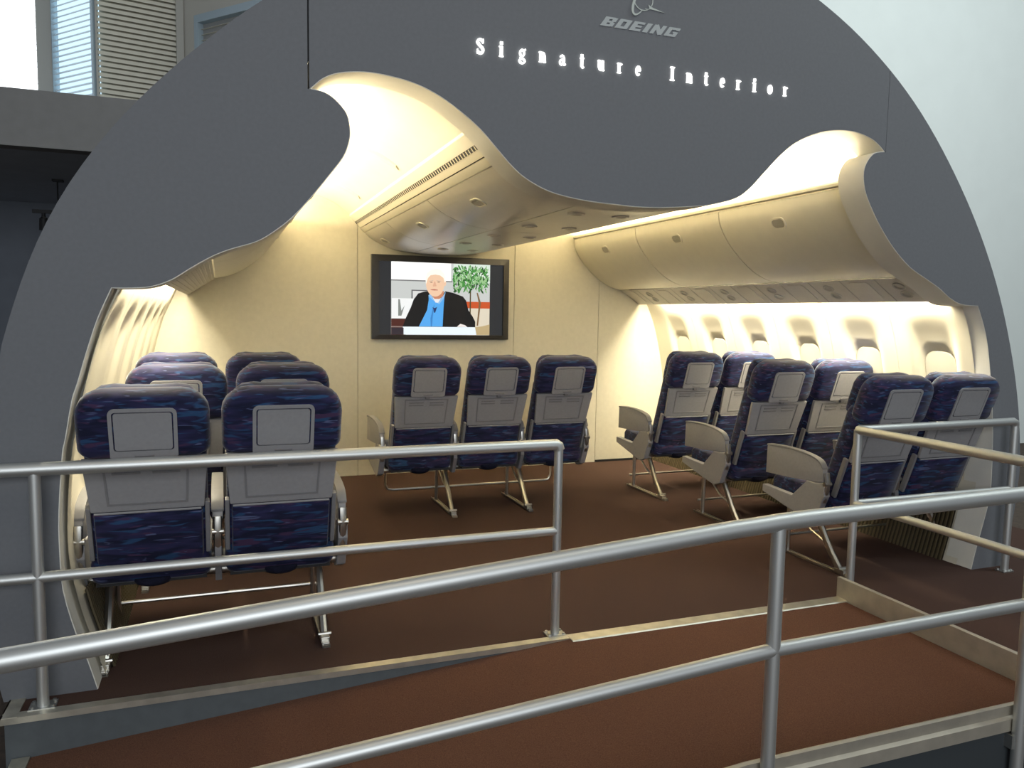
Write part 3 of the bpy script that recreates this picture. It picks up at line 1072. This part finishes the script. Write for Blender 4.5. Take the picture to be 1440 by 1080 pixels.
pic('microphone', [(632, 552), (655, 560), (678, 548), (670, 575), (660, 605), (648, 605), (645, 575)], (0.03, 0.05, 0.16))
pic('desk', rct(355, 745, 1065, 822), (0.80, 0.88, 0.92), 1.1)
pic('desk_corner', [(1065, 822), (1195, 822), (1195, 715), (1120, 735), (1050, 745)], (0.55, 0.42, 0.22))
pic('hand', [(870, 742), (905, 712), (950, 725), (975, 745)], (0.92, 0.86, 0.82))
pic('desk_dark', rct(250, 755, 362, 822), (0.04, 0.03, 0.04))

# =================================================================== LETTERING ON THE ARCH
ss = 0.20   # heavy stroke


def stroke(m, pts, w, y0, y1, xf):
    """polyline with per-point width in glyph space"""
    P = [Vector(p) for p in pts]
    ws = w if isinstance(w, (list, tuple)) else [w] * len(P)
    L, Rr = [], []
    for i, p in enumerate(P):
        a = P[max(0, i - 1)]
        b = P[min(len(P) - 1, i + 1)]
        d = (b - a).normalized()
        n = Vector((-d.y, d.x))
        L.append(p + n * ws[i] / 2)
        Rr.append(p - n * ws[i] / 2)
    y0 = y0 - 0.00012 * (len(m.v) // 8 % 40)
    for i in range(len(P) - 1):
        q = [L[i], L[i + 1], Rr[i + 1], Rr[i]]
        m.loft([[(*xf(v.x, v.y)[:1], y0, xf(v.x, v.y)[1]) for v in q], [(*xf(v.x, v.y)[:1], y1, xf(v.x, v.y)[1]) for v in q]])


def arcp(cx, cy, rx, ry, a0, a1, n=14):
    return [(cx + rx * math.cos(math.radians(a0 + (a1 - a0) * k / n)), cy + ry * math.sin(math.radians(a0 + (a1 - a0) * k / n))) for k in range(n + 1)]


H_, h_ = 1.0, 0.72
GL = {
    'S': [(arcp(0, 0.74, 0.20, 0.22, 25, 180, 10) + arcp(0.0, 0.26, 0.20, 0.22, 70, -155, 14)[0:], 0.17), ([(0.19, 1.0), (0.19, 0.72)], 0.06), ([(-0.20, 0.30), (-0.20, 0.0)], 0.06)],
    'I': [([(0, 0), (0, 1)], 0.20), ([(-0.18, 0.03), (0.18, 0.03)], 0.07), ([(-0.18, 0.97), (0.18, 0.97)], 0.07)],
    'i': [([(0, 0), (0, h_)], 0.19), ([(-0.15, 0.03), (0.15, 0.03)], 0.07), ([(-0.17, h_ - 0.03), (0.05, h_ - 0.03)], 0.07), ([(0, 0.83), (0, 1.02)], 0.19)],
    'g': [(arcp(0, 0.45, 0.15, 0.22, 0, 360), 0.12), (arcp(0.0, -0.10, 0.20, 0.15, 0, 360), 0.11), ([(-0.08, 0.25), (-0.14, 0.10), (0.10, 0.05)], 0.10), ([(0.10, 0.62), (0.24, 0.70)], 0.10)],
    'n': [([(-0.13, 0), (-0.13, h_)], 0.17), ([(0.15, 0), (0.15, 0.5)], 0.17), (arcp(0.02, 0.50, 0.13, 0.17, 0, 180, 8), 0.10), ([(-0.24, 0.03), (-0.02, 0.03)], 0.07), ([(0.05, 0.03), (0.26, 0.03)], 0.07), ([(-0.26, h_ - 0.03), (-0.1, h_ - 0.03)], 0.07)],
    'a': [([(0.11, 0.02), (0.11, 0.52)], 0.18), (arcp(-0.01, 0.52, 0.13, 0.16, 0, 170, 8), 0.10), (arcp(-0.05, 0.20, 0.13, 0.18, 0, 360), 0.10), ([(0.10, 0.04), (0.25, 0.06)], 0.09)],
    't': [([(0, 0.10), (0, 0.95)], 0.18), (arcp(0.08, 0.12, 0.08, 0.10, 180, 340, 6), 0.10), ([(-0.13, h_ - 0.04), (0.16, h_ - 0.04)], 0.08)],
    'u': [([(-0.14, 0.2), (-0.14, h_)], 0.17), ([(0.14, 0), (0.14, h_)], 0.17), (arcp(-0.01, 0.20, 0.13, 0.16, 180, 360, 8), 0.10), ([(-0.26, h_ - 0.03), (-0.1, h_ - 0.03)], 0.07), ([(0.02, h_ - 0.03), (0.16, h_ - 0.03)], 0.07), ([(0.12, 0.03), (0.26, 0.03)], 0.07)],
    'r': [([(-0.06, 0), (-0.06, h_)], 0.18), (arcp(0.07, 0.50, 0.12, 0.16, 40, 180, 8), 0.12), ([(-0.20, 0.03), (0.09, 0.03)], 0.07), ([(-0.20, h_ - 0.03), (-0.04, h_ - 0.03)], 0.07)],
    'e': [(arcp(0, 0.36, 0.15, 0.30, 0, 310, 18), 0.13), ([(-0.10, 0.38), (0.17, 0.38)], 0.07)],
    'o': [(arcp(0, 0.36, 0.15, 0.29, 0, 360, 20), 0.14)],
}
tw = 'Signature'
tw2 = 'Interior'
xpos = [-0.769 + 0.0971 * k for k in range(9)] + [0.192 + 0.0945 * k for k in range(8)]
sg = empty('sign_lettering', (0.04, 0, 2.617), 'glowing white spaced letters reading Signature Interior on the dark arch', 'sign')
HS = 0.062
for ch, x in zip(tw + tw2, xpos):
    m = MB()
    for pts, w in GL[ch]:
        stroke(m, pts, w, -0.007, -0.0005, lambda a, b: (x - 0.04 + a * HS * 1.02, b * HS))
    m.build('letter', GLOW, sg)

LOGO = mat('logo_grey', (0.42, 0.45, 0.45), 0.5)
lg = empty('logo_sign', (0.025, 0, 2.815), 'pale grey slanted wordmark with ringed emblem above on the arch', 'sign')
BG = {
    'B': [([(0.06, 0.11), (0.78, 0.11)], 0.22), ([(0.06, 0.89), (0.78, 0.89)], 0.22), ([(0.2, 0.5), (0.8, 0.5)], 0.20), ([(0.19, 0), (0.19, 1)], 0.38), ([(0.78, 0.04), (0.78, 0.46)], 0.34), ([(0.78, 0.54), (0.78, 0.96)], 0.34)],
    'O': [([(0.05, 0.12), (0.9, 0.12)], 0.24), ([(0.05, 0.88), (0.9, 0.88)], 0.24), ([(0.17, 0.03), (0.17, 0.97)], 0.34), ([(0.79, 0.03), (0.79, 0.97)], 0.34)],
    'E': [([(0.05, 0.12), (0.88, 0.12)], 0.24), ([(0.05, 0.88), (0.88, 0.88)], 0.24), ([(0.1, 0.5), (0.80, 0.5)], 0.20), ([(0.19, 0), (0.19, 1)], 0.38)],
    'I': [([(0.2, 0), (0.2, 1)], 0.40)],
    'N': [([(0.16, 0), (0.16, 1)], 0.32), ([(0.82, 0), (0.82, 1)], 0.32), ([(0.14, 0.98), (0.84, 0.02)], 0.30)],
    'G': [([(0.05, 0.12), (0.9, 0.12)], 0.24), ([(0.05, 0.88), (0.92, 0.88)], 0.24), ([(0.17, 0.03), (0.17, 0.97)], 0.34), ([(0.80, 0.03), (0.80, 0.48)], 0.30), ([(0.55, 0.46), (0.95, 0.46)], 0.18), ([(0.82, 0.70), (0.82, 0.97)], 0.28)],
}
LH = 0.0435
adv = {'B': 1.04, 'O': 1.04, 'E': 0.98, 'I': 0.54, 'N': 1.08, 'G': 1.0}
tot = sum(adv[c] for c in 'BOEING')
sx = 0.405 / (tot * LH)
pen = -0.197 - 0.025
for ch in 'BOEING':
    m = MB()
    for pts, w in BG[ch]:
        stroke(m, pts, w, -0.003, -0.0003, lambda a, b: (pen + a * LH * sx * 0.92 + b * LH * 0.75, 0.002 + b * LH))
    m.build('letter', LOGO, lg)
    pen += adv[ch] * LH * sx
em = MB()
ex, ez = 0.0, 0.149
stroke(em, arcp(ex, ez, 0.050, 0.050, -30, 300, 30), 0.0045, -0.003, -0.0003, lambda a, b: (a, b))
th = math.radians(62)
pts = [(ex - 0.012 + 0.078 * math.cos(t) * math.cos(th) - 0.030 * math.sin(t) * math.sin(th), ez - 0.005 + 0.078 * math.cos(t) * math.sin(th) + 0.030 * math.sin(t) * math.cos(th)) for t in [math.radians(a) for a in range(10, 250, 10)]]
wd = [0.003 + 0.009 * math.sin(PI * k / (len(pts) - 1)) for k in range(len(pts))]
stroke(em, pts, wd, -0.0034, -0.0003, lambda a, b: (a, b))
tri_p = [(0.026, 0.129), (0.034, 0.110), (0.116, 0.104), (0.050, 0.118)]
em.loft([[(a, -0.0034, b) for a, b in tri_p], [(a, -0.0003, b) for a, b in tri_p]])
stroke(em, [(0.036, 0.111), (0.024, 0.106), (0.010, 0.106)], 0.003, -0.003, -0.0003, lambda a, b: (a, b))
em.build('emblem', mat('logo_pale', (0.50, 0.54, 0.50), 0.5), lg)

# =================================================================== HANDRAILS
RT, RM = 0.026, 0.0205


def flange(root, x, y, z=0.0, s=0.045):
    m = MB()
    m.box(x - s, x + s, y - s * 0.75, y + s * 0.75, z, z + 0.008)
    for a in (-1, 1):
        for b in (-1, 1):
            m.tube([(x + a * s * 0.75, y + b * s * 0.5, z + 0.008), (x + a * s * 0.75, y + b * s * 0.5, z + 0.016)], 0.007, 6)
    m.build('base_flange', ALU, root)


YR = -0.085
# short handrail on the platform edge (left of the entrance)
r = empty('handrail', (0, 0, 0), 'satin metal handrail standing along the raised platform edge before the fluted side seats', 'handrail')
m = MB()
m.tube([(-4.2, YR, 0.905), (-0.408, YR, 0.905), (-0.395, YR, 0.897), (-0.390, YR, 0.88)], RT, 14)
m.build('top_rail', RAIL, r, smooth=50)
m = MB()
m.tube([(-4.2, YR, 0.499), (-0.40, YR, 0.499)], RM, 12)
m.build('mid_rail', RAIL, r, smooth=50)
for x, z1 in ((-2.487, 0.895), (-0.392, 0.885)):
    m = MB()
    m.tube([(x, YR, 0.006), (x, YR, z1)], RM, 12)
    m.build('post', RAIL, r, smooth=50)
    flange(r, x, YR)

# handrail around the platform on the window side: front run and return along the landing
r = empty('handrail', (0, 0, 0), 'satin metal corner handrail above the low kerb at the landing end', 'handrail')
X0 = 1.372
m = MB()
m.tube([(X0, YR, 0.905), (2.545, YR, 0.912), (2.560, YR, 0.905), (2.565, YR, 0.89)], RT * 0.92, 14)
m.build('top_rail', RAIL, r, smooth=50)
m = MB()
m.tube([(X0, YR, 0.503), (2.565, YR, 0.503)], RM, 12)
m.build('mid_rail', RAIL, r, smooth=50)
m = MB()
m.tube([(X0, YR, 0.905), (X0, -1.40, 0.905)], RT * 0.92, 14)
m.build('return_top_rail', RAIL, r, smooth=50)
m = MB()
m.tube([(X0, YR, 0.503), (X0, -1.40, 0.503)], RM, 12)
m.build('return_mid_rail', RAIL, r, smooth=50)
for x, y, z1 in ((X0, YR, 0.905), (2.565, YR, 0.895), (X0, -1.40, 0.905)):
    m = MB()
    m.tube([(x, y, 0.004), (x, y, z1)], RM * 1.08, 12)
    m.build('post', RAIL, r, smooth=50)
    flange(r, x, y, 0.0, 0.04)

# ramp handrail nearest the visitor
YN = -1.475
r = empty('handrail', (0, 0, 0), 'long satin metal handrail rising with the ramp and levelling off at the landing', 'handrail')
m = MB()
zt = lambda x: 0.893 + (x + 0.34) * 0.0700
m.tube([(-3.6, YN, zt(-3.6)), (-0.46, YN, zt(-0.46)), (-0.38, YN, 0.888), (-0.28, YN, 0.894), (-0.18, YN, 0.897), (1.30, YN, 0.917)], 0.0265, 16)
m.build('top_rail', RAIL, r, smooth=50)
zm = lambda x: 0.499 + (x + 0.30) * 0.067
m = MB()
m.tube([(-3.6, YN, zm(-3.6)), (-0.30, YN, 0.499)], RM * 1.05, 14)
m.build('mid_rail', RAIL, r, smooth=50)
m = MB()
m.tube([(-0.30, YN, 0.500), (1.30, YN, 0.520)], RM * 1.05, 14)
m.build('mid_rail', RAIL, r, smooth=50)
for x in (-2.75, -0.293, 0.805):
    m = MB()
    m.tube([(x, YN, G), (x, YN, min(zt(x), 0.895))], RM * 1.05, 14)
    m.build('post', RAIL, r, smooth=50)
    m = MB()
    m.box(x - 0.03, x + 0.03, YN + 0.0, YN + 0.03, zr(x) - 0.02, zr(x) + 0.03)
    m.build('bracket', ALU, r)

# =================================================================== HALL BEHIND
tag(MB().box(2.9, 14, 4.40, 4.5, G, 8).build('wall_hall_right', HALLW), 'plain pale blue-white hall wall beyond the arch', 'wall', kind='structure')
# mezzanine beam with dark soffit and wall below
tag(MB().box(-6.5, 2.9, 5.0, 5.2, 2.937, 3.445).build('wall_parapet', HALLP), 'plain grey mezzanine parapet beam above the dark recess', 'parapet', kind='structure')
tag(MB().box(-6.5, 2.9, 5.2, 9.6, 2.937, 3.0).build('ceiling_soffit', mat('soffit_grey_blue', (0.48, 0.52, 0.58), 0.85, noise=0.04, nscale=4)), 'dark soffit under the mezzanine', 'soffit', kind='structure')
tag(MB().box(-6.5, 2.9, 9.4, 9.55, G, 2.937).build('wall_recess', HALLD), 'dark blue-grey wall at the back of the recess', 'wall', kind='structure')

r = empty('track_spotlight', (-3.65, 7.0, 2.46), 'small black track spotlight hanging in the dark recess', 'spotlight')
m = MB()
m.box(-0.16, 0.34, -0.02, 0.02, 0.09, 0.13)
m.build('track_bar', BLACK, r)
m = MB()
m.tube([(0.10, 0, 0.13), (0.10, 0, 0.477)], 0.008, 6)
m.box(0.05, 0.16, -0.04, 0.04, 0.455, 0.477)
m.build('hanger', BLACK, r)
m = MB()
ring = lambda rr, z: [(-0.05 + rr * math.cos(t), rr * math.sin(t), z) for t in [2 * PI * q / 14 for q in range(14)]]
m.loft([ring(0.02, 0.09), ring(0.022, 0.05), ring(0.045, 0.03), ring(0.05, -0.10), ring(0.042, -0.10), ring(0.035, -0.06)])
m.build('lamp_can', BLACK, r, smooth=40)
m = MB()
m.loft([ring(0.040, -0.094), ring(0.040, -0.098)])
m.build('lens', mat('spot_lens', (0.8, 0.8, 0.8), 0.15, 1.0), r)
m = MB()
m.tube([(-0.05, -0.03, 0.05), (-0.02, -0.045, 0.035)], 0.010, 6)
m.build('clip', SEATM, r)

# windows above the parapet (zig-zag bay)
P0, P1, P2, P3, P4 = (-6.5, 6.571), (-3.470, 6.571), (-2.996, 6.0), (-2.159, 6.162), (-1.434, 5.290)
ZB, ZT = 3.0, 6.4


def bay(name, a, b, glass, slatm, framem, label, pitch, tilt, frame=(0.05, 0.05), proud=0.03):
    A_, B_ = Vector(a), Vector(b)
    d = B_ - A_
    L = d.length
    d.normalize()
    n = Vector((d.y, -d.x))
    if n.y > 0:
        n = -n
    root = empty(name, (a[0], a[1], ZB), label, 'window', kind='structure')
    root.rotation_euler = (0, 0, math.atan2(d.y, d.x))
    # local: x along, -y towards the hall
    m = MB()
    m.box(0, L, 0.04, 0.05, 0, ZT - ZB)
    m.build('pane', glass, root)
    for x0, x1 in ((0, frame[0]), (L - frame[1], L)):
        if x1 - x0 > 0.001:
            m = MB()
            m.box(x0, x1, -0.03, 0.04, 0, ZT - ZB)
            m.build('window_frame', framem, root)
    mm = MB()
    mm.box(frame[0], L - frame[1], -0.024, 0.024, -0.0012, 0.0012, lambda x, y, z: (x, y * math.cos(tilt) - z * math.sin(tilt), y * math.sin(tilt) + z * math.cos(tilt)))
    s0 = mm.build('slat', slatm, root)
    k = 0
    z = 0.30
    while z < 2.45:
        s = s0 if k == 0 else s0.copy()
        if k:
            COL.objects.link(s)
        s.location = (0, 0.0, z)
        s.parent = root
        z += pitch
        k += 1
    return root


bay('window_1', P0, P1, DAY, SLATW, FRAMEG, 'overexposed daylight window with fine white blinds above the parapet', 0.058, 0.35, (0.05, 0.155))
bay('window_2', P1, P2, DAYB, SLATW, FRAMEB, 'narrow blue-lit window with white blinds between two posts', 0.058, 0.80, (0.025, 0.03))
bay('window_3', P2, P3, mat('louvre_backing', (0.46, 0.43, 0.36), 0.7), SLATB, FRAMEG, 'beige louvred panel beside the blue-lit window', 0.055, 1.05, (0.02, 0.075))
# angled wall with a further framed window
dv = Vector(P4) - Vector(P3)
wr = empty('wall_bay', (P3[0], P3[1], ZB), 'pale beige bay wall with an inner framed window behind the arch', 'wall', kind='structure')
wr.rotation_euler = (0, 0, math.atan2(dv.y, dv.x))
m = MB()
m.box(0, 0.20, 0, 0.06, 0, ZT - ZB)
m.box(0.20, 3.0, 0, 0.06, 1.62, ZT - ZB)
m.box(0.20, 3.0, 0, 0.06, 0, 0.30)
m.build('plaster', HALLB, wr)
w4 = empty('window_4', (P3[0], P3[1], ZB), 'blue-framed inner window showing grey blinds beside the beige bay wall', 'window', kind='structure')
w4.rotation_euler = wr.rotation_euler
m = MB()
m.box(0.20, 0.26, -0.02, 0.06, 0.30, 1.62)
m.box(0.26, 3.0, -0.02, 0.06, 1.54, 1.62)
m.build('window_frame', FRAMEB, w4)
MB().box(0.25, 3.0, 0.05, 0.055, 0.30, 1.54).build('pane', mat('dim_blind', (0.34, 0.34, 0.33), 0.6), w4)
mm = MB()
mm.box(0.25, 3.0, 0.02, 0.045, -0.001, 0.001)
s0 = mm.build('slat', SLATB, w4)
for k in range(21):
    s = s0 if k == 0 else s0.copy()
    if k:
        COL.objects.link(s)
    s.parent = w4
    s.location = (0, 0, 0.32 + k * 0.058)
